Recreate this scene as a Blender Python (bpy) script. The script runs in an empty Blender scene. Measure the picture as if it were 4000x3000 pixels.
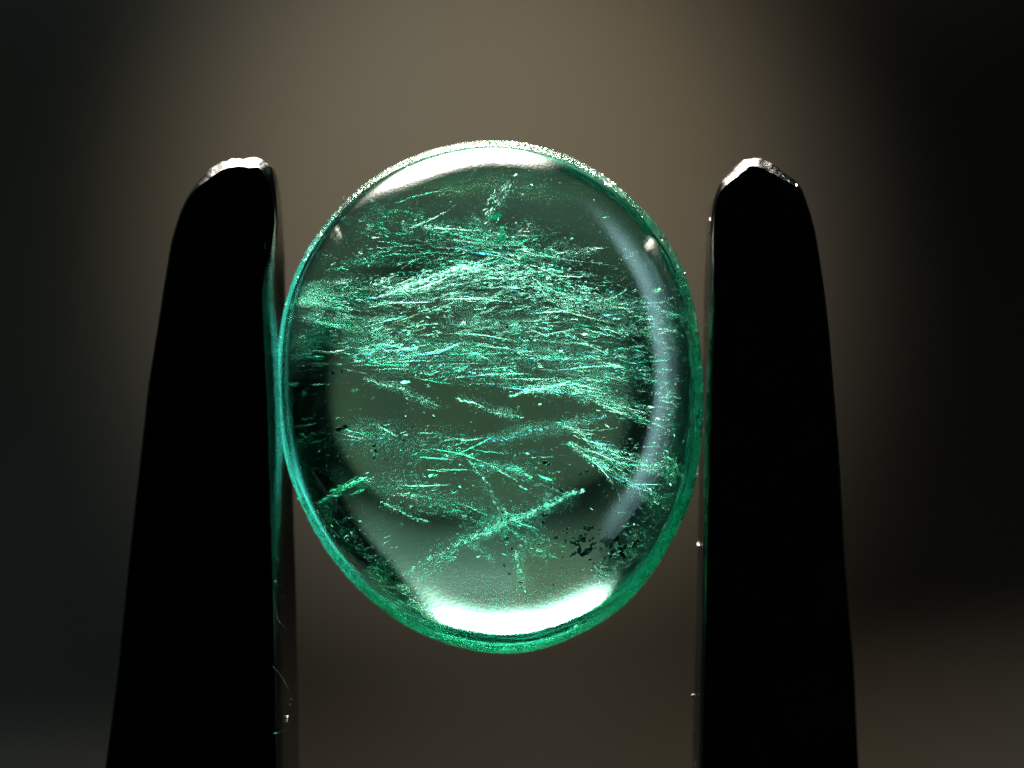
import bpy, math, random
import numpy as np
from mathutils import Vector, noise as mnoise
from mathutils.bvhtree import BVHTree

random.seed(11)
rng = np.random.default_rng(11)
sc = bpy.context.scene
sc.unit_settings.system = 'METRIC'
sc.unit_settings.scale_length = 0.001          # one unit is one millimetre
sc.unit_settings.length_unit = 'MILLIMETERS'
C = sc.collection

# ------------------------------------------------------------------ camera
CAM_Y = -70.0
PPM = 160.0                                     # layout pixels (2212 wide) per millimetre at the stone
cam_d = bpy.data.cameras.new('camera')
cam = bpy.data.objects.new('camera', cam_d); C.objects.link(cam)
cam.location = (0, CAM_Y, 0); cam.rotation_euler = (math.radians(90), 0, 0)
cam_d.sensor_width = 36.0
cam_d.lens = 36.0 * (-CAM_Y) / (2212 / PPM)
cam_d.clip_start = 1.0; cam_d.clip_end = 2000.0
cam_d.dof.use_dof = True
cam_d.dof.focus_distance = -CAM_Y - 1.0
cam_d.dof.aperture_fstop = cam_d.lens * 1e-3 / (2 * 0.9)
sc.camera = cam

# ------------------------------------------------------------------ world: a dark room
w = bpy.data.worlds.new('World'); sc.world = w; w.use_nodes = True
bg = w.node_tree.nodes['Background']
bg.inputs[0].default_value = (0.55, 0.75, 0.8, 1); bg.inputs[1].default_value = 0.004

# ------------------------------------------------------------------ lamps
def aim(o, target):
    o.rotation_euler = (Vector(target) - o.location).to_track_quat('-Z', 'Y').to_euler()
def area(name, loc, target, sx, sy, radiance, col, soft=(0.0, 0.0)):
    """soft: share of the width and the height over which the softbox fades to its edges"""
    d = bpy.data.lights.new(name, 'AREA'); d.shape = 'RECTANGLE'; d.size = sx; d.size_y = sy
    d.color = col; d.energy = radiance * math.pi * sx * sy
    o = bpy.data.objects.new(name, d); C.objects.link(o); o.location = loc; aim(o, target)
    if soft[0] or soft[1]:
        d.use_nodes = True; nt = d.node_tree; em = nt.nodes['Emission']
        g = nt.nodes.new('ShaderNodeNewGeometry'); sp = nt.nodes.new('ShaderNodeSeparateXYZ'); nt.links.new(g.outputs['Parametric'], sp.inputs[0])
        last = None
        for k_ in (0, 1):
            if not soft[k_]: continue
            a = nt.nodes.new('ShaderNodeMath'); a.operation = 'PINGPONG'; a.inputs[1].default_value = 0.5
            nt.links.new(sp.outputs[k_], a.inputs[0])
            r = nt.nodes.new('ShaderNodeMapRange'); r.interpolation_type = 'SMOOTHSTEP'
            r.inputs['From Max'].default_value = soft[k_]; nt.links.new(a.outputs[0], r.inputs['Value'])
            if last is None: last = r.outputs[0]
            else:
                mlt = nt.nodes.new('ShaderNodeMath'); mlt.operation = 'MULTIPLY'
                nt.links.new(last, mlt.inputs[0]); nt.links.new(r.outputs[0], mlt.inputs[1]); last = mlt.outputs[0]
        pw = nt.nodes.new('ShaderNodeMath'); pw.operation = 'POWER'; pw.inputs[1].default_value = 2.0
        nt.links.new(last, pw.inputs[0]); nt.links.new(pw.outputs[0], em.inputs['Strength'])
    return o
def spot(name, loc, target, size, energy, col, soft, wide=1.0, blend=1.0):
    d = bpy.data.lights.new(name, 'SPOT'); d.energy = energy; d.color = col
    d.spot_size = math.radians(size); d.spot_blend = blend; d.shadow_soft_size = soft
    o = bpy.data.objects.new(name, d); C.objects.link(o); o.location = loc; aim(o, target)
    o.scale = (wide, 1, 1)
    return o
area('top_lamp', (-4.5, 20, 35), (0, -10, 0), 38, 50, 110.0, (1.0, 0.93, 0.82), (0.40, 0.50))
area('side_lamp', (31, -7.5, 2), (0, -22, 0), 46, 120, 5.4, (0.50, 0.88, 0.95), (0.5, 0.3))
spot('background_lamp', (-2, 28, 40), (-0.8, 70, 4.6), 20.5, 70000, (1.0, 0.94, 0.82), 3, 1.08)
spot('low_card_fill', (4, 35, -45), (1, 70, -4), 36, 1500, (1.0, 0.95, 0.84), 4, 2.2)  # added weak fill from below, lifts the lower part of the background card
spot('high_card_fill', (-1, 42, 62), (-1, 70, 44), 57, 75000, (1.0, 0.96, 0.86), 4, 1.6, 0.45)  # added fill on the card above the frame, brightens the stone's lower half

sc.view_settings.view_transform = 'Standard'; sc.view_settings.look = 'None'
sc.view_settings.exposure = 0.0; sc.view_settings.gamma = 1.0; sc.view_settings.use_curve_mapping = False
cy = sc.cycles
cy.max_bounces = 18; cy.transmission_bounces = 16; cy.glossy_bounces = 8; cy.diffuse_bounces = 3
cy.transparent_max_bounces = 48; cy.blur_glossy = 0.0; cy.caustics_reflective = True; cy.caustics_refractive = True
cy.sample_clamp_indirect = 12.0; cy.use_adaptive_sampling = False; cy.use_denoising = True; cy.denoising_prefilter = 'NONE'

# ------------------------------------------------------------------ helpers
def px(x, y, Y=0.0):
    """layout pixel -> point on the plane at depth Y"""
    k = (Y - CAM_Y) / (-CAM_Y)
    return ((x - 1106) / PPM * k, Y, (829.5 - y) / PPM * k)

def mat(name):
    m = bpy.data.materials.new(name); m.use_nodes = True
    nt = m.node_tree; nt.nodes.clear()
    return m, nt, nt.nodes, nt.links
def N(nt, t, **kw):
    n = nt.nodes.new(t)
    for k, v in kw.items():
        if hasattr(n, k): setattr(n, k, v)
        else: n.inputs[k].default_value = v
    return n

def empty(name, loc):
    o = bpy.data.objects.new(name, None); C.objects.link(o); o.location = loc; o.empty_display_size = 1
    return o
def root_of(o):
    while o.parent: o = o.parent
    return o
def mesh_obj(name, verts, faces, m, parent=None, smooth=False, attrs=None, sharp=None):
    """verts in world space; children carry them relative to their root"""
    v = np.asarray(verts, float)
    if parent is not None: v = v - np.array(root_of(parent).location)
    me = bpy.data.meshes.new(name)
    me.from_pydata(v.tolist() if len(v) < 60000 else [tuple(q) for q in v], [], faces)
    if attrs:
        for an, (typ, dom, dat) in attrs.items():
            a = me.attributes.new(an, typ, dom)
            if typ == 'FLOAT': a.data.foreach_set('value', np.asarray(dat, np.float32).ravel())
            else: a.data.foreach_set('color', np.asarray(dat, np.float32).ravel())
    if smooth:
        me.polygons.foreach_set('use_smooth', [True] * len(me.polygons))
    me.materials.append(m); me.update()
    if sharp: me.set_sharp_from_angle(angle=math.radians(sharp))
    o = bpy.data.objects.new(name, me); C.objects.link(o)
    if parent is not None: o.parent = parent
    return o
def tag(o, label=None, cat=None, kind=None, group=None):
    if label: o['label'] = label
    if cat: o['category'] = cat
    if kind: o['kind'] = kind
    if group: o['group'] = group
    return o
def nz(x, y, z=0.0, s=1.0):
    return mnoise.noise(Vector((x * s, y * s, z * s)))
def smoothstep(a, b, x):
    t = np.clip((np.asarray(x, float) - a) / (b - a), 0, 1); return t * t * (3 - 2 * t)

# ------------------------------------------------------------------ background card
m, nt, nd, lk = mat('background_paper')
out = N(nt, 'ShaderNodeOutputMaterial'); bs = N(nt, 'ShaderNodeBsdfDiffuse', Roughness=0.8)
tc = N(nt, 'ShaderNodeTexCoord'); no = N(nt, 'ShaderNodeTexNoise', Scale=0.06, Detail=1.0)
cr = N(nt, 'ShaderNodeValToRGB')
cr.color_ramp.elements[0].position = 0.36; cr.color_ramp.elements[0].color = (0.38, 0.32, 0.23, 1)
cr.color_ramp.elements[1].position = 0.60; cr.color_ramp.elements[1].color = (0.375, 0.37, 0.33, 1)
lk.new(tc.outputs['Object'], no.inputs['Vector']); lk.new(no.outputs['Fac'], cr.inputs[0])
lk.new(cr.outputs[0], bs.inputs['Color']); lk.new(bs.outputs[0], out.inputs['Surface'])
BGY = 70.0
bgv, bgf = [], []
for i in range(25):
    for j in range(25):
        x = -150 + i * 12.5; z = -150 + j * 12.5
        bgv.append((x, BGY + 0.5 * nz(x, z, 3, 0.03), z))
for i in range(24):
    for j in range(24):
        a = i * 25 + j; bgf.append((a, a + 25, a + 26, a + 1))
tag(mesh_obj('background', bgv, bgf, m, smooth=True), 'plain grey brown paper background far out of focus', kind='structure')

# ------------------------------------------------------------------ the stone's outline
OUT = [(1043,303),(1101,304),(1163,315),(1226,336),(1276,361),(1326,395),(1376,437),(1426,496),(1461,547),(1488,616),(1503,690),
 (1516,789),(1517,880),(1513,963),(1501,1056),(1471,1128),(1433,1201),(1383,1273),(1326,1328),(1263,1363),(1201,1393),(1121,1413),
 (1078,1413),(1003,1401),(943,1383),(866,1346),(793,1288),(733,1226),(686,1158),(653,1091),(626,1027),(609,951),(601,864),(601,789),
 (611,680),(632,605),(655,555),(691,498),(728,453),(766,415),(823,373),(903,333),(978,313)]
CX, CYP = 1062.0, 858.0
th = np.array([math.atan2(-(y - CYP), x - CX) for x, y in OUT]); rr = np.array([math.hypot(x - CX, y - CYP) for x, y in OUT])
o_ = np.argsort(th); th, rr = th[o_], rr[o_]
def periodic(thq, t, r):
    t3 = np.concatenate([t - 2 * np.pi, t, t + 2 * np.pi]); r3 = np.concatenate([r, r, r])
    return np.interp(thq, t3, r3)
NT = 288
TH = np.linspace(-np.pi, np.pi, NT, endpoint=False)
R = periodic(TH, th, rr)
k = np.exp(-0.5 * (np.arange(-9, 10) / 3.5) ** 2); k /= k.sum()
R = np.convolve(np.concatenate([R[-9:], R, R[:9]]), k, 'valid')
bt = np.radians([-180, -150, -125, -100, -80, -60, -40, -15, 0, 15, 40, 60, 80, 100, 120, 150])
bv = np.array([10, 13, 18, 11, 9, 16, 26, 26, 23, 20, 18, 16, 14, 13, 12, 11.])
B = periodic(TH, bt, bv)
H_FRONT, H_BACK = 1.45, 1.10
LOW = smoothstep(-.1, 1.0, -np.sin(TH))
H_IN = (0.38 + 0.10 * np.cos(TH)) * (1 - 0.6 * LOW)
Q_FRONT = 0.5 + 0.5 * LOW
P_FRONT = 2.7 - .35 * LOW + np.cos(TH) ** 2 * np.where(np.cos(TH) < 0, 6.5, 2.6)
P_BACK = 2.7 + 1.5 * LOW + np.cos(TH) ** 2 * np.where(np.cos(TH) < 0, 6.0, 2.6)

def ring(frac_r, y, jit=0.0, seed=0.0):
    """ring at radius (layout px array) and depth y"""
    x = (CX + frac_r * np.cos(TH) - 1106) / PPM; z = (829.5 - (CYP - frac_r * np.sin(TH))) / PPM
    v = np.stack([x, np.full(NT, y) if np.isscalar(y) else y, z], 1)
    if jit:
        for i in range(NT):
            q = Vector((v[i, 0], v[i, 1] + seed, v[i, 2]))
            n1 = mnoise.noise(q * 5.0) * 0.7 + mnoise.noise(q * 14.0) * 0.5
            v[i, 0] += jit * n1 * math.cos(TH[i]); v[i, 2] += jit * n1 * math.sin(TH[i])
            v[i, 1] += jit * mnoise.noise(q * 9.0 + Vector((7, 3, 1)))
    return v
rings, rim = [], []
R_IN = R - B
NF = 44
for i in range(1, NF + 1):
    s = math.sin(i / NF * math.pi / 2)
    s = 0.35 * i / NF + 0.65 * s
    kk = float(smoothstep(.3, .8, s)); pp = 3.0 + (P_FRONT - 3.0) * kk; qq = .5 + (Q_FRONT - .5) * kk     # one smooth cap, shoulders that differ
    yy = -(H_IN + (H_FRONT + .5 - H_IN) * np.maximum(0.0, 1 - s ** pp) ** qq)
    rings.append(ring(R_IN * s, yy, 0.0 if i < NF else 0.006)); rim.append(np.full(NT, 0.0 if i < NF else 0.5))
for i in range(1, 9):
    t = i / 8
    rad = R_IN + B * math.sin(t * math.pi / 2) ** 0.9
    rings.append(ring(rad, -H_IN * (1 - t), 0.009)); rim.append(np.full(NT, 1.0))
for i in range(1, 4):
    t = i / 4
    rings.append(ring(R - 10 * t * t, 0.22 * t, 0.009)); rim.append(np.full(NT, 1.0))
R_B = R - 12
rings.append(ring(R_B, 0.24, 0.006)); rim.append(np.full(NT, 0.6))
NB = 34
for i in range(NB - 1, 0, -1):
    s = math.sin(i / NB * math.pi / 2); s = 0.35 * i / NB + 0.65 * s
    pp = 3.0 + (P_BACK - 3.0) * float(smoothstep(.3, .8, s))
    rings.append(ring(R_B * s, 0.24 + H_BACK * np.maximum(0.0, 1 - s ** pp) ** 0.5)); rim.append(np.zeros(NT))
gv = np.concatenate([ring(np.zeros(NT), -(.5 + H_FRONT))[:1]] + rings + [ring(np.zeros(NT), 0.24 + H_BACK)[:1]])
g_rim = np.concatenate([[0.0]] + rim + [[0.0]])
gf = []
nr = len(rings)
def vid(r, j): return 1 + r * NT + j % NT
for j in range(NT):
    gf.append((0, vid(0, j), vid(0, j + 1)))
    gf.append((len(gv) - 1, vid(nr - 1, j + 1), vid(nr - 1, j)))
for r in range(nr - 1):
    for j in range(NT):
        gf.append((vid(r, j), vid(r + 1, j), vid(r + 1, j + 1), vid(r, j + 1)))
# orientation: make the normals point outwards
a, b, c = (Vector(gv[q]) for q in gf[0])
if (b - a).cross(c - a).y > 0: gf = [tuple(reversed(f)) for f in gf]
BVH = BVHTree.FromPolygons([Vector(v) for v in gv], gf)

IOR = 1.575
def refract(d, n, eta):
    cosi = -d.dot(n); k_ = 1 - eta * eta * (1 - cosi * cosi)
    if k_ < 0: return None
    return (eta * d + (eta * cosi - math.sqrt(k_)) * n).normalized()
CAMP = Vector((0, CAM_Y, 0))
def chord(x, y):
    d = (Vector(px(x, y)) - CAMP).normalized()
    loc, n, i, t = BVH.ray_cast(CAMP, d)
    if loc is None: return None
    if n.dot(d) > 0: n = -n
    d2 = refract(d, n, 1 / IOR)
    loc2, n2, i2, t2 = BVH.ray_cast(loc + d2 * 1e-3, d2)
    if loc2 is None: return None
    return loc, d2, t2
# chords on a 5 px grid, interpolated for the many inclusions
GX0, GY0, GS = 585, 290, 5.0
GW, GH = int((1535 - GX0) / GS) + 1, int((1430 - GY0) / GS) + 1
G_P = np.full((GH, GW, 7), np.nan)
for iy in range(GH):
    for ix in range(GW):
        c_ = chord(GX0 + ix * GS, GY0 + iy * GS)
        if c_: G_P[iy, ix] = (*c_[0], *c_[1], c_[2])
def inside_many(X, Y, f):
    """points inside the stone seen at layout pixels, at fraction f of the way through; and which are valid"""
    gx = np.clip((X - GX0) / GS, 0, GW - 1.001); gy = np.clip((Y - GY0) / GS, 0, GH - 1.001)
    ix, iy = gx.astype(int), gy.astype(int); fx, fy = (gx - ix)[:, None], (gy - iy)[:, None]
    q = (G_P[iy, ix] * (1 - fx) + G_P[iy, ix + 1] * fx) * (1 - fy) + (G_P[iy + 1, ix] * (1 - fx) + G_P[iy + 1, ix + 1] * fx) * fy
    ok = ~np.isnan(q[:, 0])
    P = q[:, :3] + q[:, 3:6] * (0.06 + np.clip(f, 0, 1) * np.maximum(.02, q[:, 6] - .14))[:, None]
    return P, ok, q[:, 3:6]
def shrink(X, Y, f):
    """how much smaller a thing must be where the stone magnifies it"""
    a_, o1, _ = inside_many(X - 3, Y, f); b_, o2, _ = inside_many(X + 3, Y, f)
    c_, o3, _ = inside_many(X, Y - 3, f); d_, o4, _ = inside_many(X, Y + 3, f)
    j = np.minimum(np.linalg.norm(a_ - b_, axis=1), np.linalg.norm(c_ - d_, axis=1)) * PPM / 6
    return np.clip(np.nan_to_num(j, nan=.3), .15, 1.1)
def inside(x, y, f):
    P, ok, _ = inside_many(np.array([x], float), np.array([y], float), np.array([f]))
    return Vector(P[0]) if ok[0] else None
_perm = rng.permutation(512)
def vnoise(x, y, seed=0):
    """smooth value noise on arrays, about -1..1"""
    x = np.asarray(x, float) + seed * 17.3; y = np.asarray(y, float) + seed * 9.1
    xi, yi = np.floor(x).astype(int), np.floor(y).astype(int); fx, fy = x - xi, y - yi
    fx = fx * fx * (3 - 2 * fx); fy = fy * fy * (3 - 2 * fy)
    h = lambda a_, b_: _perm[(_perm[a_ & 511] + b_) & 511] / 255.5 - 1
    return (h(xi, yi) * (1 - fx) + h(xi + 1, yi) * fx) * (1 - fy) + (h(xi, yi + 1) * (1 - fx) + h(xi + 1, yi + 1) * fx) * fy

# ------------------------------------------------------------------ stone material
m, nt, nd, lk = mat('green_beryl')
out = N(nt, 'ShaderNodeOutputMaterial')
at = N(nt, 'ShaderNodeAttribute', attribute_name='rim')
tc = N(nt, 'ShaderNodeTexCoord')
n1 = N(nt, 'ShaderNodeTexNoise', Scale=9.0, Detail=6.0, Roughness=0.65)
n2 = N(nt, 'ShaderNodeTexVoronoi', Scale=22.0)
n3 = N(nt, 'ShaderNodeTexNoise', Scale=2.2, Detail=3.0)
for n_ in (n1, n2, n3): lk.new(tc.outputs['Object'], n_.inputs['Vector'])
mr = N(nt, 'ShaderNodeMapRange'); mr.inputs['From Min'].default_value = 0.35; mr.inputs['From Max'].default_value = 0.65
mr.inputs['To Min'].default_value = 0.10; mr.inputs['To Max'].default_value = 0.32
lk.new(n3.outputs['Fac'], mr.inputs['Value'])
ro = N(nt, 'ShaderNodeMath', operation='MULTIPLY'); lk.new(mr.outputs[0], ro.inputs[0]); lk.new(at.outputs['Fac'], ro.inputs[1])
add = N(nt, 'ShaderNodeMath', operation='ADD'); lk.new(n1.outputs['Fac'], add.inputs[0]); lk.new(n2.outputs['Distance'], add.inputs[1])
bm = N(nt, 'ShaderNodeBump', Distance=0.03)
bst = N(nt, 'ShaderNodeMath', operation='MULTIPLY_ADD'); bst.inputs[1].default_value = 0.9; bst.inputs[2].default_value = 0.03
lk.new(at.outputs['Fac'], bst.inputs[0]); lk.new(bst.outputs[0], bm.inputs['Strength']); lk.new(add.outputs[0], bm.inputs['Height'])
gl = N(nt, 'ShaderNodeBsdfGlass', IOR=IOR); gl.inputs['Color'].default_value = (0.98, 1, 0.99, 1)
lk.new(ro.outputs[0], gl.inputs['Roughness']); lk.new(bm.outputs[0], gl.inputs['Normal'])
ts = N(nt, 'ShaderNodeBsdfTranslucent'); ts.inputs['Color'].default_value = (0.10, 0.80, 0.50, 1); lk.new(bm.outputs[0], ts.inputs['Normal'])
pm = N(nt, 'ShaderNodeMapRange'); pm.inputs['From Min'].default_value = .4; pm.inputs['From Max'].default_value = .62
pm.inputs['To Min'].default_value = .06; pm.inputs['To Max'].default_value = .26; lk.new(n1.outputs['Fac'], pm.inputs['Value'])
fr = N(nt, 'ShaderNodeMath', operation='MULTIPLY'); lk.new(pm.outputs[0], fr.inputs[1]); lk.new(at.outputs['Fac'], fr.inputs[0])
fm = N(nt, 'ShaderNodeMixShader'); lk.new(fr.outputs[0], fm.inputs[0]); lk.new(gl.outputs[0], fm.inputs[1]); lk.new(ts.outputs[0], fm.inputs[2])
lk.new(fm.outputs[0], out.inputs['Surface'])
va = N(nt, 'ShaderNodeVolumeAbsorption', Density=0.50); va.inputs['Color'].default_value = (0.32, 0.92, 0.83, 1)
lk.new(va.outputs[0], out.inputs['Volume'])
M_GEM = m

gem = empty('gemstone', px(1085, 1413))
tag(gem, 'translucent green oval cabochon gemstone gripped between the two dark tweezer tips', 'gemstone')
body = mesh_obj('body', gv, gf, M_GEM, gem, smooth=True, attrs={'rim': ('FLOAT', 'POINT', g_rim)})

# ------------------------------------------------------------------ inclusions
def film_mat(name, trans, rough, dif, col=None, spec=1.0):
    m, nt, nd, lk = mat(name)
    out = N(nt, 'ShaderNodeOutputMaterial')
    tr = N(nt, 'ShaderNodeBsdfTransparent'); g = N(nt, 'ShaderNodeBsdfAnisotropic', Roughness=rough)
    t = N(nt, 'ShaderNodeBsdfTranslucent'); d = N(nt, 'ShaderNodeBsdfDiffuse')
    at = N(nt, 'ShaderNodeAttribute', attribute_name='tint')
    for b_ in (g, t, d):
        lk.new(at.outputs['Color'], b_.inputs['Color'])
    td = N(nt, 'ShaderNodeMixShader', Fac=0.5); lk.new(t.outputs[0], td.inputs[1]); lk.new(d.outputs[0], td.inputs[2])
    a = N(nt, 'ShaderNodeMixShader', Fac=dif); lk.new(g.outputs[0], a.inputs[1]); lk.new(td.outputs[0], a.inputs[2])
    b = N(nt, 'ShaderNodeMixShader', Fac=trans); lk.new(a.outputs[0], b.inputs[1]); lk.new(tr.outputs[0], b.inputs[2])
    lk.new(b.outputs[0], out.inputs['Surface'])
    return m
M_FLAKE = film_mat('fluid_film', 0.42, 0.05, 0.05)
M_HAZE = film_mat('fine_crumbs', 0.45, 0.08, 0.20)
M_FEATH = film_mat('fracture_film', 0.30, 0.07, 0.15)

# film with wispy openings
m, nt, nd, lk = mat('wispy_film')
out = N(nt, 'ShaderNodeOutputMaterial'); tc = N(nt, 'ShaderNodeTexCoord'); mp = N(nt, 'ShaderNodeMapping')
mp.inputs['Scale'].default_value = (3.2, 6.0, 15.0); mp.inputs['Rotation'].default_value = (0, math.radians(7), 0)
wz = N(nt, 'ShaderNodeTexNoise', Scale=1.0, Detail=8.0, Roughness=.72, Distortion=.7)
wy = N(nt, 'ShaderNodeTexNoise', Scale=3.4, Detail=4.0, Roughness=.7, Distortion=.3)
lk.new(tc.outputs['Object'], mp.inputs['Vector']); lk.new(mp.outputs[0], wz.inputs['Vector']); lk.new(mp.outputs[0], wy.inputs['Vector'])
ml = N(nt, 'ShaderNodeMath', operation='MULTIPLY'); lk.new(wz.outputs['Fac'], ml.inputs[0]); lk.new(wy.outputs['Fac'], ml.inputs[1])
rg = N(nt, 'ShaderNodeMapRange'); rg.inputs['From Min'].default_value = .20; rg.inputs['From Max'].default_value = .40; lk.new(ml.outputs[0], rg.inputs['Value'])
ad = N(nt, 'ShaderNodeAttribute', attribute_name='dens'); at = N(nt, 'ShaderNodeAttribute', attribute_name='tint')
fa = N(nt, 'ShaderNodeMath', operation='MULTIPLY'); fa.use_clamp = True; lk.new(rg.outputs[0], fa.inputs[0]); lk.new(ad.outputs['Fac'], fa.inputs[1])
t = N(nt, 'ShaderNodeBsdfTranslucent'); d = N(nt, 'ShaderNodeBsdfDiffuse'); tr = N(nt, 'ShaderNodeBsdfTransparent')
lk.new(at.outputs['Color'], t.inputs['Color']); lk.new(at.outputs['Color'], d.inputs['Color'])
td = N(nt, 'ShaderNodeMixShader', Fac=.5); lk.new(t.outputs[0], td.inputs[1]); lk.new(d.outputs[0], td.inputs[2])
mx = N(nt, 'ShaderNodeMixShader'); lk.new(fa.outputs[0], mx.inputs[0]); lk.new(tr.outputs[0], mx.inputs[1]); lk.new(td.outputs[0], mx.inputs[2])
lk.new(mx.outputs[0], out.inputs['Surface']); M_FILM = m

TINTS = np.array([(0.85, 1.0, 0.92), (0.80, 1.0, 0.90), (1.0, 0.97, 0.82), (0.12, 0.85, 0.58), (0.30, 0.65, 1.0)])
def tints(n, wts):
    return TINTS[rng.choice(5, size=n, p=np.array(wts) / sum(wts))]
HALF = Vector((0.0, -0.62, 0.78)).normalized()
LAMP_IN = np.array((0.0, .42, .91))
def unit(a_): return a_ / (np.linalg.norm(a_, axis=1)[:, None] + 1e-12)
def flakes(name, m, P, ln, wd, ang, spread, tn, kind='stuff', label=None, parent=None, D=None):
    """a part of many small four sided flakes; ang = their run in the picture plane, normals scattered about the glint direction"""
    n_ = len(P)
    hh = np.array(HALF)[None] if D is None else unit(LAMP_IN[None] - D)      # the tilt that sends lamp light back along the line of sight
    nn = unit(hh + rng.normal(0, 1, (n_, 3)) * spread)
    d = np.stack([np.cos(ang), np.zeros(n_), np.sin(ang)], 1)
    d = unit(d - nn * np.sum(d * nn, 1)[:, None]); e = np.cross(nn, d)
    ln = np.broadcast_to(ln, n_)[:, None]; wd = np.broadcast_to(wd, n_)[:, None]
    u = rng.uniform
    v = np.stack([P - d * ln, P - e * wd * u(.5, 1, (n_, 1)) + d * ln * u(-.4, .4, (n_, 1)), P + d * ln,
                  P + e * wd * u(.5, 1, (n_, 1)) + d * ln * u(-.4, .4, (n_, 1))], 1).reshape(-1, 3)
    v = v - np.array(gem.location)
    me = bpy.data.meshes.new(name)
    me.vertices.add(4 * n_); me.vertices.foreach_set('co', v.astype(np.float32).ravel())
    me.loops.add(4 * n_); me.loops.foreach_set('vertex_index', np.arange(4 * n_, dtype=np.int32))
    me.polygons.add(n_); me.polygons.foreach_set('loop_start', np.arange(0, 4 * n_, 4, dtype=np.int32))
    me.update(calc_edges=True)
    a_ = me.attributes.new('tint', 'FLOAT_COLOR', 'POINT')
    a_.data.foreach_set('color', np.repeat(np.c_[tn, np.ones(n_)], 4, axis=0).astype(np.float32).ravel())
    me.materials.append(m)
    o = bpy.data.objects.new(name, me); C.objects.link(o); o.parent = parent or gem
    if kind: o['kind'] = kind
    if label: o['label'] = label
    return o

def polyline(pts, t):
    pts = np.asarray(pts, float); d = np.r_[0, np.cumsum(np.hypot(*np.diff(pts[:, :2], axis=0).T))]
    t = np.clip(np.asarray(t), 0, 1) * d[-1]
    return np.stack([np.interp(t, d, pts[:, k_]) for k_ in range(pts.shape[1])], -1)
def sizes(n, size, sg=.6):
    return size * np.clip(rng.lognormal(-.35, sg, n), .25, 4.0)

def film_sheet(pts, f0, f1, seed, wts, dens, parent):
    """the healed fracture plane itself: a gently wavy sheet inside the stone, dense in wisps and open between them"""
    nu, nv = 90, 22
    U, V = np.meshgrid(np.linspace(0, 1, nu), np.linspace(-1, 1, nv), indexing='ij'); U, V = U.ravel(), V.ravel()
    q = polyline(pts, U); q1 = polyline(pts, U - .03); q2 = polyline(pts, U + .03); ang = np.arctan2(q2[:, 1] - q1[:, 1], q2[:, 0] - q1[:, 0])
    X = q[:, 0] - np.sin(ang) * V * q[:, 2] * 1.25; Y = q[:, 1] + np.cos(ang) * V * q[:, 2] * 1.25
    f = f0 + (f1 - f0) * (.5 + .25 * V + .5 * vnoise(X * .006, Y * .008, seed + 9))
    f = np.clip(f, .05, .95); P, ok, _ = inside_many(X, Y, f)
    sh = shrink(X, Y, f)
    de = dens * (1 - np.abs(V)) ** .8 * np.minimum(1, 6 * np.minimum(U, 1 - U)) * smoothstep(.3, .8, sh) * np.clip(.55 + .9 * vnoise(X * .012, Y * .025, seed + 6), 0, 1.3)
    P[~ok] = 0
    fs = [(i * nv + j, (i + 1) * nv + j, (i + 1) * nv + j + 1, i * nv + j + 1) for i in range(nu - 1) for j in range(nv - 1)]
    fs = [q_ for q_ in fs if ok[list(q_)].all() and de[list(q_)].max() > .01]
    if not fs: return
    w_ = np.array(wts) / sum(wts); col = (TINTS * w_[:, None]).sum(0)
    return mesh_obj('film', P, fs, M_FILM, parent, smooth=True, attrs={'dens': ('FLOAT', 'POINT', de), 'tint': ('FLOAT_COLOR', 'POINT', np.tile(np.r_[col, 1], (len(P), 1)))})

def fibre_lines(pts, n, f0, f1, seed, wts, parent):
    """hair thin silky fibres that run with a veil, each a narrow ribbon bending through the stone"""
    vs, fs, ts = [], [], []; K = 14
    for q in range(int(n * .55)):
        t0 = rng.uniform(.02, .9); x, y, hw = polyline(pts, [t0])[0]; y += rng.normal(0, .55) * hw
        x1, y1, _ = polyline(pts, [t0 + .03])[0]; x0, y0, _ = polyline(pts, [t0 - .03])[0]
        ang = math.atan2(y1 - y0, x1 - x0) + rng.normal(0, .22); cur = rng.normal(0, .022)
        step = rng.uniform(2.2, 11.0); XY = []
        for k_ in range(K):
            XY.append((x, y)); x += math.cos(ang) * step; y += math.sin(ang) * step; ang += cur + rng.normal(0, .02)
        XY = np.array(XY); f_ = np.clip(np.full(K, rng.uniform(f0, f1)) + np.linspace(0, rng.normal(0, .08), K), .04, .95)
        P, ok, D = inside_many(XY[:, 0], XY[:, 1], f_)
        if not ok.all() or shrink(XY[:, 0], XY[:, 1], f_).min() < .4: continue
        T = unit(np.gradient(P, axis=0)); H = unit(unit(LAMP_IN[None] - D) + rng.normal(0, .30, 3)[None]); E = unit(np.cross(H, T))
        w_ = rng.uniform(.0012, .0034) * np.sin(np.linspace(.12, math.pi - .12, K))[:, None]
        b0 = len(vs); vs += [tuple(p) for p in np.stack([P - E * w_, P + E * w_], 1).reshape(-1, 3)]
        fs += [(b0 + 2 * k_, b0 + 2 * k_ + 2, b0 + 2 * k_ + 3, b0 + 2 * k_ + 1) for k_ in range(K - 1)]
        ts += [(*tints(1, wts)[0], 1)] * (2 * K)
    if vs: mesh_obj('fibres', vs, fs, M_FEATH, parent, attrs={'tint': ('FLOAT_COLOR', 'POINT', ts)})['kind'] = 'stuff'

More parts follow.
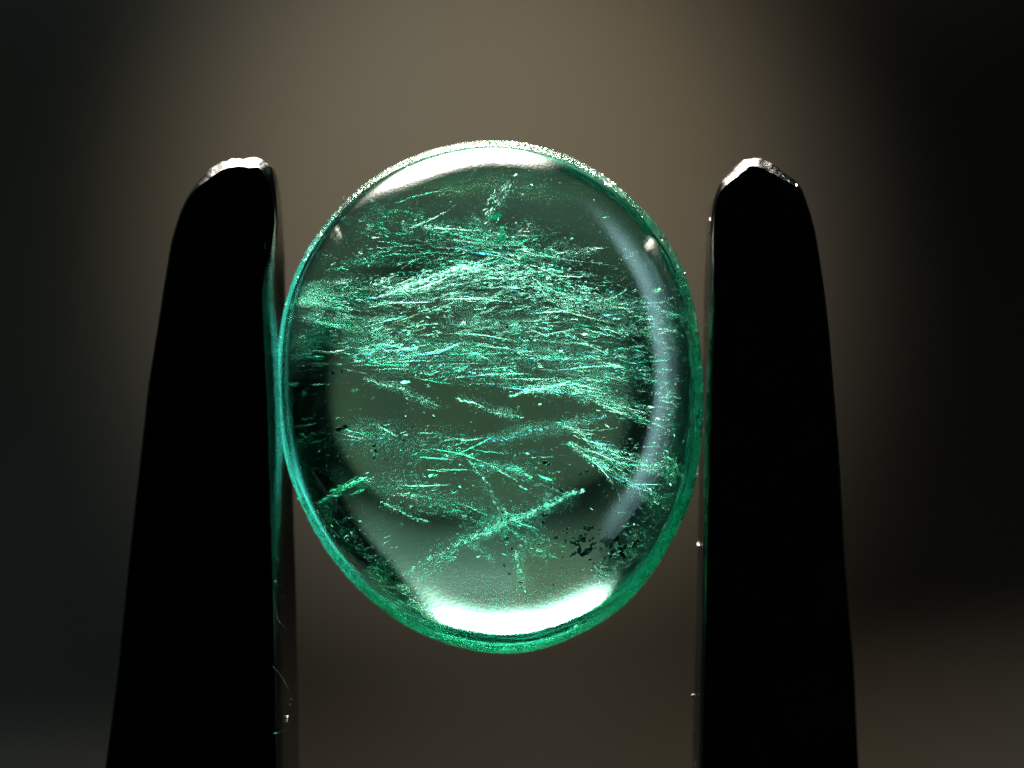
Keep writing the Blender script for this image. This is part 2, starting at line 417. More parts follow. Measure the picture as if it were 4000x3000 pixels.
def band(pts, n, size, f0, f1, spread, wts, elong=2.2, clump=0.5, tilt=None, seed=0, gap=0.0, haze=2.5, name='veil', hairs=.18, film=.5, fibres=0, shoulder=False):
    """flakes scattered in a band: pts = (x, y, half width) in layout pixels; depth fraction f0..f1.
    haze: how many very fine crumbs go with each flake"""
    N_ = int(n * (1 + haze) * 2.2)
    t = rng.random(N_); q = polyline(pts, t); q1 = polyline(pts, t - .02); q2 = polyline(pts, t + .02)
    ang = np.arctan2(q2[:, 1] - q1[:, 1], q2[:, 0] - q1[:, 0])
    off = rng.normal(0, .5, N_) * q[:, 2]
    X = q[:, 0] - np.sin(ang) * off + rng.normal(0, 6, N_); Y = q[:, 1] + np.cos(ang) * off
    # layers along the band, patchy
    Yw = Y + 14 * vnoise(X * .012, Y * .01, seed + 2)
    den = vnoise(X * .007, Yw * .05, seed) * .8 + vnoise(X * .025, Yw * .13, seed + 5) * .6 + vnoise(X * .06, Yw * .06, seed + 3) * .35
    keep = (den > gap) | (rng.random(N_) > clump)
    f = f0 + (f1 - f0) * (.5 + .8 * vnoise(X * .005, Y * .008, seed + 9) + .1 * rng.normal(0, 1, N_))
    P, ok, DD = inside_many(X, Y, np.clip(f, .03, .97))
    shr = shrink(X, Y, np.clip(f, .03, .97))
    if not shoulder: keep &= rng.random(N_) < smoothstep(.35, .9, shr)
    idx = np.nonzero(keep & ok)[0][:int(n * (1 + haze))]
    n_ = len(idx); nb = n_ - int(n_ / (1 + haze)); a_ = (-ang[idx] if tilt is None else np.full(n_, tilt)) + rng.normal(0, .18, n_)
    T = tints(n_, wts); h_, b_ = slice(0, nb), slice(nb, n_)
    sh = np.maximum(shr[idx], .45 if shoulder else .15)
    sz = sizes(n_ - nb, size) * sh[b_]; ln = sz * rng.uniform(1, elong, n_ - nb); wd = sz * rng.uniform(.25, .6, n_ - nb)
    hair = rng.random(n_ - nb) < hairs; ln = np.where(hair, size * sh[b_] * rng.uniform(4, 15, n_ - nb), ln); wd = np.where(hair, .0024, wd)
    o = flakes(name, M_FLAKE, P[idx][b_], ln, wd, a_[b_], spread * np.where(hair, .6, 1)[:, None], T[b_], D=DD[idx][b_])
    if nb:
        sz = sizes(nb, size * .40, .4) * sh[h_]
        flakes('crumbs', M_HAZE, P[idx][h_], sz * rng.uniform(1, elong, nb), sz * .6, a_[h_], spread * 1.5, T[h_], parent=o, D=DD[idx][h_])
    if fibres: fibre_lines(pts, fibres, f0, f1, seed, wts, o)
    if film and not shoulder: film_sheet(pts, f0, f1, seed, wts, film, o)
    return o

GREEN = (2, 2, .6, 6, .3); PALE = (5, 3, 2.5, .6, .4); TEAL = (3, 3, .6, 3, 1.6); GOLD = (3, 1, 4, .3, .1); BLUE = (2, 1, .3, .6, 5)
VEILS = [
 # main band right across the stone
 dict(pts=[(650,640,26),(760,625,34),(880,625,34),(1000,590,34),(1110,585,40),(1230,620,50),(1350,655,46),(1480,700,30)], fibres=260, n=5200, size=.019, f0=.25, f1=.6, spread=.34, wts=PALE),
 dict(pts=[(660,690,40),(800,690,70),(980,690,80),(1150,690,85),(1300,700,75),(1470,730,40)], fibres=330, n=6000, size=.015, f0=.3, f1=.8, spread=.42, wts=PALE, gap=.12, clump=.92),
 dict(pts=[(640,760,24),(800,760,40),(960,775,46),(1120,790,55),(1290,800,60),(1440,800,40)], fibres=240, n=4200, size=.016, f0=.35, f1=.8, spread=.42, wts=TEAL, gap=.12, clump=.92),
 # green glitter by the left side
 dict(pts=[(650,650,14),(720,640,22),(800,650,22)], n=700, size=.020, f0=.2, f1=.5, spread=.26, wts=GREEN),
 dict(pts=[(660,740,22),(720,710,26),(810,715,22)], n=800, size=.020, f0=.2, f1=.5, spread=.26, wts=GREEN),
 # upper cloud
 dict(pts=[(770,480,30),(880,490,45),(1000,520,45),(1120,540,40),(1210,560,26)], fibres=150, n=1900, size=.013, f0=.3, f1=.7, spread=.5, wts=GREEN, gap=.08, clump=.8),
 dict(pts=[(700,585,12),(800,555,20),(900,555,20),(1010,565,16)], fibres=70, n=800, size=.012, f0=.3, f1=.7, spread=.5, wts=GREEN),
 dict(pts=[(1095,400,12),(1070,440,22),(1040,480,26),(1050,520,34)], n=900, size=.012, f0=.3, f1=.6, spread=.45, wts=PALE, tilt=1.2),
 dict(pts=[(1120,480,26),(1180,520,34),(1240,550,18),(1300,535,10)], n=700, size=.013, f0=.3, f1=.6, spread=.45, wts=PALE, tilt=.5),
 # curl and lower right clouds
 dict(pts=[(1105,856,3),(1135,842,8),(1180,838,14),(1250,846,20),(1330,870,22),(1400,900,26)], fibres=90, n=1500, size=.013, f0=.2, f1=.4, spread=.4, wts=PALE),
 dict(pts=[(1210,912,6),(1260,940,12),(1310,975,18),(1380,1005,24),(1450,1010,16)], fibres=60, n=1100, size=.016, f0=.15, f1=.4, spread=.38, wts=PALE),
 dict(pts=[(1225,955,4),(1290,1000,10),(1350,1040,16),(1440,1080,24)], fibres=60, n=900, size=.016, f0=.2, f1=.5, spread=.40, wts=PALE),
 dict(pts=[(1440,820,26),(1450,900,34),(1440,980,34),(1460,1040,14)], n=1700, size=.022, f0=.05, f1=.5, spread=.5, wts=GOLD, elong=1.4, tilt=.8, shoulder=True, haze=1),
 dict(pts=[(1455,1010,14),(1430,1080,36),(1400,1150,44),(1340,1210,40),(1290,1250,26)], n=2800, size=.022, f0=.05, f1=.5, spread=.5, wts=GOLD, elong=1.6, tilt=-.9, shoulder=True, haze=1),
 # lower centre
 dict(pts=[(700,930,30),(800,950,45),(900,970,50),(1000,970,45),(1100,1000,45),(1200,1040,40)], fibres=170, n=3000, size=.012, f0=.3, f1=.8, spread=.6, wts=TEAL, gap=.05, clump=.8),
 dict(pts=[(780,1030,20),(880,1060,40),(980,1090,40),(1120,1160,50),(1200,1210,40)], fibres=150, n=2400, size=.011, f0=.3, f1=.8, spread=.6, wts=TEAL, gap=.0, clump=.7),
 # rubble by the lower left rim
 dict(pts=[(690,1080,18),(720,1140,26),(780,1190,30),(860,1240,34),(930,1270,20)], n=1700, size=.020, f0=.05, f1=.4, spread=.55, wts=PALE, elong=1.4, shoulder=True, haze=1),
 dict(pts=[(655,1075,8),(690,1130,10),(725,1185,10),(765,1240,11),(815,1285,12),(850,1310,10)], n=1500, size=.030, f0=.02, f1=.3, spread=.45, wts=GOLD, elong=1.2, shoulder=True, haze=.5),
 dict(pts=[(795,1225,14),(825,1265,18),(850,1300,18),(900,1345,16),(960,1372,12),(1010,1388,8)], n=2400, size=.034, f0=.02, f1=.3, spread=.42, wts=GOLD, elong=1.2, shoulder=True, haze=.5),
 dict(pts=[(865,1262,12),(895,1295,14),(925,1330,14),(950,1352,8)], n=1300, size=.034, f0=.02, f1=.3, spread=.42, wts=GOLD, elong=1.2, shoulder=True, haze=.5),
 dict(pts=[(960,1385,8),(1060,1400,9),(1150,1398,9),(1230,1370,10),(1300,1330,12)], n=1300, size=.026, f0=.02, f1=.3, spread=.45, wts=GOLD, elong=1.2, shoulder=True, haze=.5),
 dict(pts=[(1300,1325,16),(1370,1262,18),(1420,1190,16),(1460,1110,14),(1485,1020,10)], n=700, size=.024, f0=.02, f1=.3, spread=.55, wts=GOLD, elong=1.1, shoulder=True, haze=.3),
 # under the crown
 dict(pts=[(900,415,10),(960,410,16),(1050,400,20),(1180,420,26),(1230,440,14)], n=330, size=.012, f0=.1, f1=.5, spread=.5, wts=GOLD, tilt=1.4, hairs=0),
]
for i, v in enumerate(VEILS):
    v = dict(v); v['n'] = int(v['n'] * 1.4); v['size'] *= .38; v['spread'] *= 1.3; v['f0'] *= .6; v['f1'] *= .7
    band(seed=3.7 * i + 1, **v)

# loose glints through the whole stone
n = 6000
a_ = rng.uniform(-math.pi, math.pi, n); r_ = np.sqrt(rng.random(n)) * .97 * np.interp(a_, TH, R_IN)
f_ = rng.uniform(.05, .95, n); X_ = CX + np.cos(a_) * r_; Y_ = CYP - np.sin(a_) * r_
P, ok, _ = inside_many(X_, Y_, f_); sh = shrink(X_, Y_, f_); ok &= sh > .3
P = P[ok]; n = len(P); sz = sizes(n, .008) * sh[ok]
flakes('pinpoint_inclusions', M_FLAKE, P, sz * rng.uniform(1, 2, n), sz * .6, rng.normal(0, .5, n), .6, tints(n, PALE))

# chipped grains along the unpolished girdle, dense at the crown and the lower left
def girdle_grains(a0, a1, n, size, lo=0.0, hi=1.0, spread=.4, wts=None):
    a_ = np.radians(rng.uniform(a0, a1, n)); u_ = rng.uniform(lo, hi, n)
    r_ = np.interp(a_, TH, R_IN) + u_ * np.interp(a_, TH, B)
    den = vnoise(np.degrees(a_) * .25, u_ * 3, 4) + .6 * vnoise(np.degrees(a_) * .9, u_ * 6, 8)
    k_ = den > .0
    X = (CX + np.cos(a_) * r_)[k_]; Y = (CYP - np.sin(a_) * r_)[k_]
    P = []
    for x, y in zip(X, Y):
        d = (Vector(px(x, y)) - CAMP).normalized(); loc, nn, i_, t_ = BVH.ray_cast(CAMP, d)
        if loc is not None: P.append(tuple(loc - d * .012))
    P = np.array(P); n = len(P); sz = sizes(n, size, .5)
    flakes('girdle_grains', M_FLAKE, P, sz, sz * rng.uniform(.5, .9, n), rng.uniform(0, 3.1, n), spread, tints(n, wts or (4, 2, 4, .5, .3)))
girdle_grains(60, 125, 1700, .010, .1, 1, .35)
girdle_grains(125, 150, 160, .008, .1, 1, .4)
girdle_grains(150, 179, 90, .009, .3, 1, .4)
girdle_grains(0, 60, 190, .009, 0, 1, .4)
girdle_grains(-90, 0, 1300, .011, 0, 1, .4)
girdle_grains(-152, -108, 2600, .020, -.1, .75, .30)
girdle_grains(-110, -60, 900, .012, 0, .9, .35)

# cracks: thin healed fissures set with flakes
def fissure(pts, hw, f0, f1, n, tn, size=.016, spread=.3, feather=0.0, label=None):
    n = int(n * 2.4); size *= .52
    t = rng.random(n); q = polyline(pts, t); q1 = polyline(pts, t - .03); q2 = polyline(pts, t + .03)
    ang = np.arctan2(q2[:, 1] - q1[:, 1], q2[:, 0] - q1[:, 0])
    env = .35 + .65 * np.sin(math.pi * t) ** .6
    o1 = rng.normal(0, .5, n) * hw * env + 5 * vnoise(q[:, 0] * .03, q[:, 1] * .03, 4)
    X = q[:, 0] - np.sin(ang) * o1; Y = q[:, 1] + np.cos(ang) * o1
    P, ok, _ = inside_many(X, Y, np.clip(f0 + (f1 - f0) * t + rng.normal(0, .02, n), .03, .97))
    P = P[ok]; ang = ang[ok]; n = len(P); sz = sizes(n, size, .5)
    tn = np.where((rng.random(n) < .8)[:, None], np.array(tn)[None], tints(n, PALE))
    o = flakes('fissure', M_FEATH, P, sz * rng.uniform(1, 2.4, n), sz * .5, -ang + rng.normal(0, .15, n) + feather, spread, tn, 'stuff', label)
    film_sheet([(x, y, hw * 2.2 + 5) for x, y in pts], f0 - .04, f1 + .06, len(pts) + hw + pts[0][0], PALE, .8, o)
    return o
W = (.9, 1, .93); G_ = (.35, 1, .7); BL = (.35, .65, 1)
fissure([(870,1240),(930,1205),(1000,1170),(1090,1130),(1180,1090),(1262,1058)], 9, .3, .45, 900, W, .018, .26, .5, 'long pale diagonal fissure low in the stone')
fissure([(905,1260),(940,1225),(985,1195)], 16, .3, .4, 300, W, .016, .3, .6)
fissure([(820,640),(880,618),(960,592),(1040,572)], 8, .3, .4, 520, W, .022, .22)
fissure([(780,815),(850,835),(900,858),(950,882)], 3, .3, .5, 170, W, .013, .3)
fissure([(985,855),(1030,872),(1080,890),(1130,901)], 3, .3, .5, 190, (1, .95, .8), .013, .3)
fissure([(1010,985),(1040,1030),(1065,1070),(1085,1100),(1110,1130)], 6, .4, .5, 230, W, .013, .4)
fissure([(1035,958),(1090,945),(1140,930),(1200,922),(1250,915),(1310,900)], 6, .4, .5, 260, BL, .015, .3, label='faint blue fissure crossing the middle of the stone')
fissure([(900,1080),(960,1095),(1010,1110)], 3, .3, .5, 40, W, .013, .3)
fissure([(820,1085),(870,1105),(925,1125)], 2.2, .2, .3, 110, W, .015, .2)
fissure([(985,1155),(1030,1185),(1075,1215)], 2.5, .3, .4, 80, W, .011, .35)
fissure([(1110,1190),(1125,1235),(1133,1280)], 5, .2, .3, 90, W, .013, .35)
fissure([(1330,700),(1380,715),(1440,745)], 3, .2, .3, 80, W, .014, .3)
fissure([(690,1085),(730,1058),(790,1030)], 7, .2, .35, 320, G_, .024, .22, label='bright green feather crack near the lower left rim')
fissure([(1020,1000),(1090,1010),(1150,1035)], 4, .3, .4, 60, G_, .016, .3)
fissure([(1430,985),(1455,1000),(1478,1035)], 4, .15, .3, 200, W, .02, .3)

# larger single films and crystals that flash
def blob(x, y, f, rx, ry, ang, tn, name, m, nvert=9, tiltn=None, spread=.12, label=None):
    p = inside(x, y, f)
    if p is None: return
    n = ((tiltn or HALF) + Vector(rng.normal(0, spread, 3))).normalized()
    d = Vector((math.cos(ang), 0, math.sin(ang))); d = (d - n * d.dot(n)).normalized(); e = n.cross(d)
    vs = [tuple(p - n * .006)]; fs = []; ns = nvert
    top = []
    for q in range(ns):
        a_ = 2 * math.pi * q / ns; rr_ = rng.uniform(.65, 1.1)
        vs.append(tuple(p + d * rx * rr_ * math.cos(a_) + e * ry * rr_ * math.sin(a_)))
    vs.append(tuple(p + n * .006))
    for q in range(ns):
        fs.append((0, 1 + (q + 1) % ns, 1 + q)); fs.append((ns + 1, 1 + q, 1 + (q + 1) % ns))
    o = mesh_obj(name, vs, fs, m, gem, attrs={'tint': ('FLOAT_COLOR', 'POINT', [(*tn, 1)] * len(vs))})
    if label: o['label'] = label
    return o
for (x, y, rx, ry, a_, tn) in [(876,826,.10,.045,.1,(.6,.95,1)),(935,1026,.10,.06,.3,G_),(1180,1033,.17,.03,-.4,G_),(1280,822,.15,.02,-.3,(.8,1,.6)),
     (1112,380,.07,.035,.2,W),(1146,400,.06,.035,.2,W),(705,512,.03,.025,0,W),(716,512,.03,.025,0,W),(1210,394,.03,.02,0,W),
     (780,1125,.04,.03,0,W),(835,1160,.09,.03,.5,W),(1418,628,.05,.09,.2,(1,.95,.8)),(1130,600,.09,.02,.05,W),(1010,570,.08,.02,.1,W),
     (700,690,.12,.03,.6,G_),(760,700,.12,.03,.5,G_),(690,770,.04,.04,0,G_),(940,708,.05,.02,0,W),(1240,690,.09,.02,0,W),(860,745,.13,.02,-.05,W),
     (1405,880,.06,.05,0,W),(1420,905,.06,.05,1,W),(725,1070,.16,.04,.55,G_),(870,1300,.06,.05,0,W),(900,1285,.05,.05,0,W),(770,1065,.12,.05,.6,G_)]:
    blob(x, y, rng.uniform(.2, .4), rx * .7, ry * .6, a_, tn, 'flash_film', M_FEATH)
# deep green leaf shaped crystal under the crown, grey-blue films
m, nt, nd, lk = mat('dark_green_crystal')
out = N(nt, 'ShaderNodeOutputMaterial'); g = N(nt, 'ShaderNodeBsdfTranslucent'); g.inputs['Color'].default_value = (0.01, .55, .28, 1)
d = N(nt, 'ShaderNodeBsdfDiffuse'); d.inputs['Color'].default_value = (0.01, .45, .22, 1)
mx = N(nt, 'ShaderNodeMixShader', Fac=.5); lk.new(g.outputs[0], mx.inputs[1]); lk.new(d.outputs[0], mx.inputs[2]); lk.new(mx.outputs[0], out.inputs['Surface'])
M_LEAF = m
blob(1086, 505, .35, .17, .05, 1.5, (0, .6, .3), 'green_crystal', M_LEAF, label='emerald green leaf shaped crystal below the top')
blob(1072, 468, .35, .10, .06, .9, (0, .6, .3), 'green_crystal', M_LEAF)

# black mineral specks
m, nt, nd, lk = mat('black_mineral')
out = N(nt, 'ShaderNodeOutputMaterial'); b = N(nt, 'ShaderNodeBsdfPrincipled', Roughness=.7); b.inputs['Base Color'].default_value = (.003, .004, .004, 1)
lk.new(b.outputs[0], out.inputs['Surface']); M_BLACK = m
def speck(x, y, s, f=.12):
    p = inside(x, y, f)
    if p is None: return
    s *= float(np.clip(shrink(np.array([x]), np.array([y]), np.array([f]))[0], .3, 1))
    vs, fs = [], []; ns = 11; ang = rng.uniform(0, 3.14); el = rng.uniform(.45, .9)
    ph = rng.uniform(0, 100)
    for layer, (dy, k_) in enumerate(((-.012, .55), (0, 1), (.012, .55))):
        for q in range(ns):
            a_ = 2 * math.pi * q / ns; rr_ = s * k_ * (.75 + .75 * nz(math.cos(a_) * 1.7, math.sin(a_) * 1.7, ph))
            X = rr_ * math.cos(a_); Z = rr_ * el * math.sin(a_)
            vs.append((p.x + X * math.cos(ang) - Z * math.sin(ang), p.y + dy, p.z + X * math.sin(ang) + Z * math.cos(ang)))
    for l in range(2):
        for q in range(ns):
            fs.append((l * ns + q, l * ns + (q + 1) % ns, (l + 1) * ns + (q + 1) % ns, (l + 1) * ns + q))
    fs.append(tuple(range(ns))[::-1]); fs.append(tuple(range(2 * ns, 3 * ns)))
    mesh_obj('black_speck', vs, fs, M_BLACK, gem)
for x, y, s in [(1250,1172,.06),(1256,1186,.055),(1262,1166,.045),(1270,1193,.07),(1278,1186,.05),(1284,1176,.03),(1308,1166,.055),(1318,1172,.06),(1324,1180,.05),
     (1328,1190,.04),(1336,1164,.04),(1344,1186,.05),(1348,1196,.06),(1352,1202,.05),(1354,1180,.035),(1376,1174,.05),(1384,1166,.04),(1244,1196,.03),(1238,1200,.02),
     (1324,1202,.025),(1310,1205,.02),(1366,1204,.025),(1268,1140,.035),(1276,1142,.03),(1284,1140,.025),(1300,1145,.02),(1316,1150,.02),(1330,1152,.018),
     (1230,1142,.02),(1220,1148,.018),(1206,1160,.03),(1226,1170,.018),(1222,1176,.016),(1180,1113,.03),(1178,1128,.022),(1166,1102,.014),(1216,1058,.04),(1196,1052,.018),
     (1190,1086,.016),(1102,1120,.022),(1098,1164,.03),(1110,1186,.02),(1094,1222,.026),(1105,1240,.022),(1129,1258,.02),(1200,1264,.014),(1226,1240,.014),
     (1182,1000,.03),(1190,1004,.026),(1178,998,.02),(1258,1024,.034),(1270,1018,.024),(1354,1044,.028),(1330,1060,.016),(1344,1086,.016),
     (736,928,.07),(748,922,.06),(714,946,.045),(742,968,.02),(760,944,.018),(812,964,.04),(816,974,.034),(812,988,.032),(838,992,.024),(850,984,.016),(856,1000,.02),
     (872,930,.02),(866,944,.016),(876,951,.022),(896,922,.012),(940,902,.014),(962,968,.018),(928,1006,.014),(1004,985,.016),(1090,1106,.016),(1064,990,.014),
     (724,805,.04),(742,802,.03),(1148,732,.018),(1100,706,.02),(1410,788,.03),(1380,700,.02),(1210,645,.016),(1050,850,.012),(1020,864,.012),(1160,853,.018)]:
    speck(x - 4, y, s * (1.55 if x > 900 else 1.0), .05)
# feathery black flecks round the big cluster
for q in range(60):
    speck(1292 + rng.normal(0, 46), 1174 + rng.normal(0, 20), rng.uniform(.012, .034), .05)

# ------------------------------------------------------------------ tweezers
m, nt, nd, lk = mat('worn_steel')
out = N(nt, 'ShaderNodeOutputMaterial'); b = N(nt, 'ShaderNodeBsdfPrincipled', Metallic=1.0); b.inputs['Base Color'].default_value = (.055, .053, .05, 1)
tc = N(nt, 'ShaderNodeTexCoord'); n1 = N(nt, 'ShaderNodeTexNoise', Scale=9.0, Detail=8.0, Roughness=.7); n2 = N(nt, 'ShaderNodeTexNoise', Scale=1.6, Detail=4.0)
mp = N(nt, 'ShaderNodeMapping'); mp.inputs['Scale'].default_value = (1, 1, .45)
lk.new(tc.outputs['Object'], mp.inputs['Vector']); lk.new(mp.outputs[0], n1.inputs['Vector']); lk.new(tc.outputs['Object'], n2.inputs['Vector'])
mr = N(nt, 'ShaderNodeMapRange'); mr.inputs['To Min'].default_value = .14; mr.inputs['To Max'].default_value = .27
lk.new(n2.outputs['Fac'], mr.inputs['Value']); lk.new(mr.outputs[0], b.inputs['Roughness'])
at = N(nt, 'ShaderNodeAttribute', attribute_name='wear')
bs_ = N(nt, 'ShaderNodeMath', operation='MULTIPLY_ADD'); bs_.inputs[1].default_value = .7; bs_.inputs[2].default_value = .0
lk.new(at.outputs['Fac'], bs_.inputs[0])
bm = N(nt, 'ShaderNodeBump', Distance=.035); lk.new(bs_.outputs[0], bm.inputs['Strength'])
lk.new(n1.outputs['Fac'], bm.inputs['Height']); lk.new(bm.outputs[0], b.inputs['Normal']); lk.new(b.outputs[0], out.inputs['Surface'])
M_STEEL = m

def resample(pts, n):
    pts = np.asarray(pts, float); d = np.r_[0, np.cumsum(np.hypot(*np.diff(pts, axis=0).T))]
    t = np.linspace(0, d[-1], n); return np.stack([np.interp(t, d, pts[:, 0]), np.interp(t, d, pts[:, 1])], 1)
def smooth_open(p, it=6):
    p = p.copy()
    for _ in range(it): p[1:-1] = .25 * p[:-2] + .5 * p[1:-1] + .25 * p[2:]
    return p
def arm(inner, tip, outer, sgn, slant, tw, y0, y1, label):
    """inner: jaw edge bottom->top, tip: over the end, outer: top->bottom (layout pixels); lofted in depth with chamfers"""
    top = np.array(inner + tip + outer, float)
    cut = [k_ for k_ in range(len(top)) if top[k_, 1] < 1700]
    hi = smooth_open(resample(top[cut[0]:cut[-1] + 1], 640), 8)
    p = np.concatenate([resample(top[:cut[0] + 1], 30)[:-1], hi, resample(top[cut[-1]:], 30)[1:]]); n_up = len(p)
    w_ = np.stack([(p[:, 0] - 1106) / PPM, (829.5 - p[:, 1]) / PPM], 1)
    tang = np.gradient(w_, axis=0); tang /= np.linalg.norm(tang, axis=1)[:, None] + 1e-9
    nrm = np.stack([-tang[:, 1], tang[:, 0]], 1)
    mid = w_.mean(0)
    if np.sum((w_ - mid) * nrm) < 0: nrm = -nrm
    ztop = w_[:, 1].max()
    wt_tip = smoothstep(ztop - .55, ztop - .05, w_[:, 1])                       # the worn end
    wt_in = smoothstep(.75, .95, nrm[:, 0] * sgn) * smoothstep(ztop - .75, ztop - 1.9, w_[:, 1])
    layers = []
    #        y      general inset, tip inset, jaw slant
    prof = [(y0, .10, .125, 1.0), (y0 + .05, .05, .10, .95), (y0 + .11, .02, .065, .87), (y0 + .19, 0, .02, .78), (y0 + .25, 0, .0, .72), (.5 * (y0 + y1), 0, 0, .5 if slant else 0),
            (y1 - .25, 0, 0, .12), (y1 - .10, .02, .03, .04), (y1 - .03, .06, .10, .0), (y1, .10, .18, 0)]
    for (Y, g, tp, sl) in prof:
        ins = g * (1 - wt_tip) * .35 + tp * tw * wt_tip + slant * sl * wt_in
        q = w_ - nrm * ins[:, None]
        for i in range(n_up):
            k_ = .004 + .03 * wt_tip[i]
            q[i] += nrm[i] * k_ * (nz(q[i, 0] * 6, Y * 6, q[i, 1] * 6) * .6 + nz(q[i, 0] * 17, Y * 9, q[i, 1] * 17) * .4)
        layers.append(np.stack([q[:, 0], np.full(n_up, Y), q[:, 1]], 1))
    v = np.concatenate(layers); f = []
    nl = len(layers)
    for l in range(nl - 1):
        for i in range(n_up - 1):
            f.append((l * n_up + i, l * n_up + i + 1, (l + 1) * n_up + i + 1, (l + 1) * n_up + i))
    f.append(tuple([l * n_up for l in range(nl)] + [l * n_up + n_up - 1 for l in range(nl - 1, -1, -1)]))
    wear = np.concatenate([np.maximum(wt_tip, .45 * wt_in) for _ in range(nl)] + [np.zeros(2 * n_up)])
    v = np.concatenate([v, layers[0], layers[-1]]); c0 = nl * n_up            # flat caps with vertices of their own
    f.append(tuple(c0 + i for i in range(n_up))[::-1]); f.append(tuple(c0 + n_up + i for i in range(n_up)))
    a, b_, c_, d_ = (Vector(v[q]) for q in f[0])
    if (b_ - a).cross(c_ - a).dot(Vector((nrm[0, 0], 0, nrm[0, 1]))) < 0: f = [tuple(reversed(q)) for q in f]
    return mesh_obj('arm', v, f, M_STEEL, tweezers, smooth=True, attrs={'wear': ('FLOAT', 'POINT', wear)}, sharp=38)

tweezers = empty('tweezers', (0, 0, -95))
tag(tweezers, 'dark steel tweezers standing upright with both tips gripping the green stone', 'tweezers')
ZB = 829.5 + 90 * PPM
arm_l = arm([(980,ZB),(930,ZB-2600),(690,ZB-7000),(664,2400),(648,1800),(644,1630),(637,1280),(630,1040),(626,900),(620,760),(614,650),(612,550),(609,524)],
    [(606,470),(600,404),(593,369),(578,352),(557,344),(512,348),(482,354),(452,377),(428,405)],
    [(411,432),(395,467),(378,524),(362,620),(345,730),(329,830),(314,965),(299,1095),(284,1230),(264,1430),(236,1655),(160,2400),(-120,ZB-7000),(420,ZB-1800),(560,ZB)],
    1, .22, 1.0, -.95, .85, '')
arm_l['label'] = 'left tweezer arm, tip polished bright on top'
arm_r = arm([(1230,ZB),(1270,ZB-2600),(1480,ZB-7000),(1494,2400),(1498,1800),(1499,1633),(1503,1436),(1506,1348),(1509,1173),(1514,1000),(1519,850),(1522,740),(1524,620),(1528,529)],
    [(1531,477),(1537,436),(1550,402),(1564,385),(1579,369),(1600,348),(1623,345),(1645,349),(1676,367),(1698,382),(1724,406)],
    [(1735,439),(1747,477),(1756,514),(1762,552),(1775,640),(1785,730),(1793,830),(1805,979),(1818,1205),(1838,1430),(1848,1655),(1900,2400),(2180,ZB-7000),(1790,ZB-1800),(1650,ZB)],
    -1, .05, 1.0, -.95, .85, '')
arm_r['label'] = 'right tweezer arm, tip rough and worn'
# burrs and nicks along the jaw edges, bright bare metal
m, nt, nd, lk = mat('bare_steel')
out = N(nt, 'ShaderNodeOutputMaterial'); b = N(nt, 'ShaderNodeBsdfPrincipled', Metallic=1.0, Roughness=.22); b.inputs['Base Color'].default_value = (.55, .5, .42, 1)
lk.new(b.outputs[0], out.inputs['Surface']); M_BARE = m
bpy.context.view_layer.update()
def arm_bvh(o):
    off = Vector(tweezers.location)
    return BVHTree.FromPolygons([v.co + off for v in o.data.vertices], [tuple(p.vertices) for p in o.data.polygons])
def sliver(bvh, pts, wd, arm_o, spread=.05, seglen=3.0):
    """a thin raised burr: a roof shaped strip following pts (layout pixels) over the arm's surface"""
    L = sum(math.dist(pts[i], pts[i + 1]) for i in range(len(pts) - 1)); n_ = max(2, int(L / seglen))
    q = polyline(pts, np.linspace(0, 1, n_ + 1)); vs, fs = [], []
    for k_, (x, y) in enumerate(q):
        d = (Vector(px(x, y)) - CAMP).normalized(); loc, nn, i_, t_ = bvh.ray_cast(CAMP, d)
        if loc is None: loc = Vector(px(x, y))
        k0 = max(0, k_ - 1); k1 = min(n_, k_ + 1); tx, ty = q[k1] - q[k0]; t = Vector((tx, 0, -ty)).normalized()
        h = (HALF + Vector(rng.normal(0, spread, 3))).normalized(); e = h.cross(t).normalized()
        w_ = wd * (.25 + math.sin(math.pi * (k_ + .3) / (n_ + .6))) * rng.uniform(.5, 1.3)
        c0 = loc - d * (.012 + w_)
        vs += [tuple(c0 - e * w_), tuple(c0 + e * w_), tuple(c0 + d * (.02 + 2 * w_))]
    for k_ in range(n_):
        a_ = 3 * k_
        fs += [(a_, a_ + 1, a_ + 4, a_ + 3), (a_ + 1, a_ + 2, a_ + 5, a_ + 4), (a_ + 2, a_, a_ + 3, a_ + 5)]
    fs += [(0, 2, 1), (3 * n_, 3 * n_ + 1, 3 * n_ + 2)]
    o = mesh_obj('burr', vs, fs, M_BARE, arm_o)
    return o
bl, br = arm_bvh(arm_l), arm_bvh(arm_r)
for pts, wd in [([(573,1369),(582,1366),(590,1362)], .014), ([(636,1367),(641,1364)], .012), ([(594,1254),(596,1258)], .016), ([(596,1290),(600,1325),(605,1345),(618,1358)], .004),
                ([(590,1440),(604,1455),(618,1478),(624,1492)], .007), ([(627,1508),(630,1512)], .012), ([(624,1520),(628,1524)], .012), ([(622,1545),(620,1560)], .004),
                ([(582,1583),(596,1584),(608,1580),(620,1574)], .014), ([(590,630),(594,634)], .014), ([(570,520),(576,545)], .007), ([(584,545),(588,552)], .008),
                ([(594,720),(596,724)], .01), ([(617,1100),(619,1103)], .008), ([(608,1262),(610,1265)], .007), ([(612,1285),(613,1288)], .007)]:
    sliver(bl, pts, wd, arm_l)
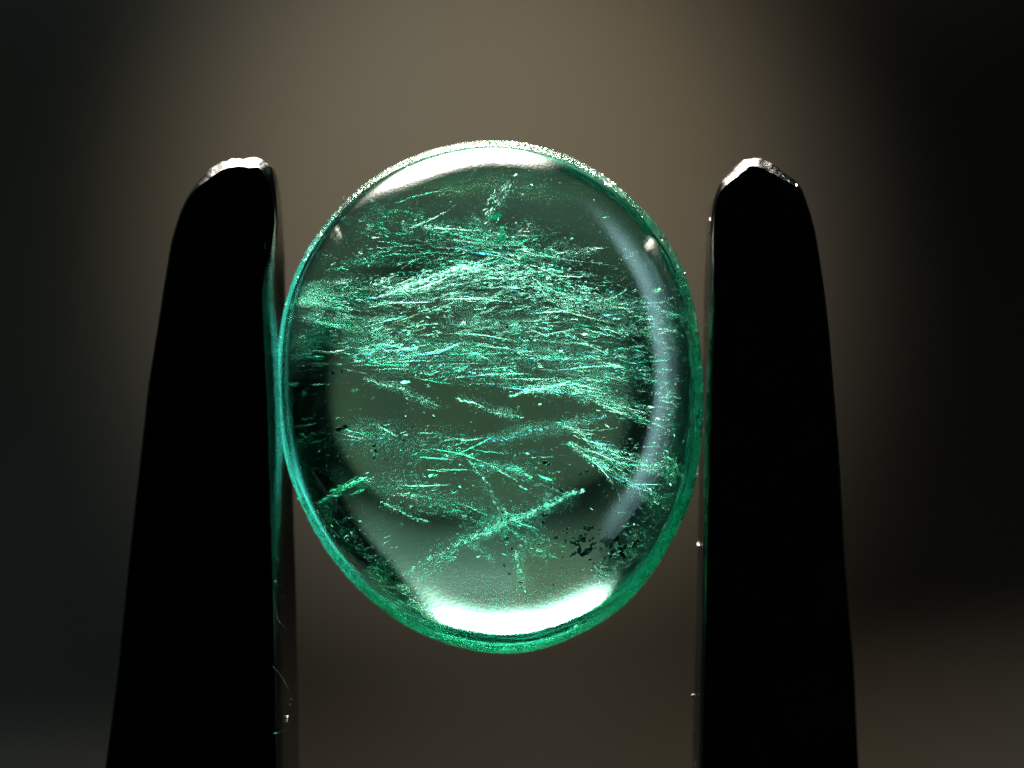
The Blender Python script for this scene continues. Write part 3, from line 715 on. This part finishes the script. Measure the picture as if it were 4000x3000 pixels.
for pts, wd in [([(1497,1498),(1498,1508)], .022), ([(1498,1538),(1498,1544)], .008), ([(1498,1586),(1498,1592)], .014), ([(1499,1604),(1499,1608)], .010), ([(1504,1640),(1500,1659)], .010),
                ([(1508,1172),(1509,1178)], .010), ([(1548,510),(1544,520)], .010), ([(1534,555),(1533,562)], .009), ([(1530,600),(1530,604)], .008), ([(1528,640),(1528,644)], .008),
                ([(1524,700),(1524,704)], .007), ([(1538,448),(1542,440)], .010), ([(1534,470),(1534,476)], .010), ([(1533,500),(1533,506)], .008), ([(1719,398),(1724,403)], .018),
                ([(1700,388),(1706,393)], .010), ([(1690,378),(1695,384)], .010), ([(1526,660),(1526,668)], .006), ([(1525,730),(1525,734)], .007)]:
    sliver(br, pts, wd, arm_r)
# the two arms meet in a block far below the picture
bv_, bf_ = [], []
for Y in (-1.4, 1.3):
    for X, Z in ((-3.6, -88), (-3.9, -94.5), (-2.6, -95), (2.6, -95), (3.9, -94.5), (3.6, -88)): bv_.append((X, Y, Z))
bf_ = [(0, 1, 2, 3, 4, 5), (11, 10, 9, 8, 7, 6)] + [(i, i + 6, (i + 1) % 6 + 6, (i + 1) % 6) for i in range(6)]
mesh_obj('joint_block', bv_, bf_, M_STEEL, tweezers, attrs={'wear': ('FLOAT', 'POINT', [0.0] * 12)})

# a curl of lint caught on the stone's upper left edge
m, nt, nd, lk = mat('lint')
out = N(nt, 'ShaderNodeOutputMaterial'); b = N(nt, 'ShaderNodeBsdfPrincipled', Roughness=.5); b.inputs['Base Color'].default_value = (.7, .72, .7, 1)
b.inputs['Subsurface Weight'].default_value = 0.0; b.inputs['Transmission Weight'].default_value = .4
lk.new(b.outputs[0], out.inputs['Surface']); M_LINT = m
def tube(pts, rad, ns=6):
    vs, fs = [], []
    for k_, p in enumerate(pts):
        p = Vector(p); t = (Vector(pts[min(k_ + 1, len(pts) - 1)]) - Vector(pts[max(k_ - 1, 0)])).normalized()
        e = t.cross(Vector((0, 1, 0))).normalized(); g_ = t.cross(e); r_ = rad * (1 - .6 * k_ / (len(pts) - 1))
        vs += [tuple(p + e * r_ * math.cos(a) + g_ * r_ * math.sin(a)) for a in [2 * math.pi * q / ns for q in range(ns)]]
    for k_ in range(len(pts) - 1):
        for q in range(ns): fs.append((k_ * ns + q, k_ * ns + (q + 1) % ns, (k_ + 1) * ns + (q + 1) % ns, (k_ + 1) * ns + q))
    fs += [tuple(range(ns))[::-1], tuple((len(pts) - 1) * ns + q for q in range(ns))]
    return vs, fs
fv, ff = tube([px(x, y, Y) for x, y, Y in [(726,466,-.16),(733,458,-.2),(740,450,-.22),(744,442,-.24),(743,434,-.25),(741,425,-.26)]], .013)
tag(mesh_obj('lint_fibre', fv, ff, M_LINT, smooth=True), 'tiny pale curl of lint sticking up from the upper left rim of the stone', 'fibre')
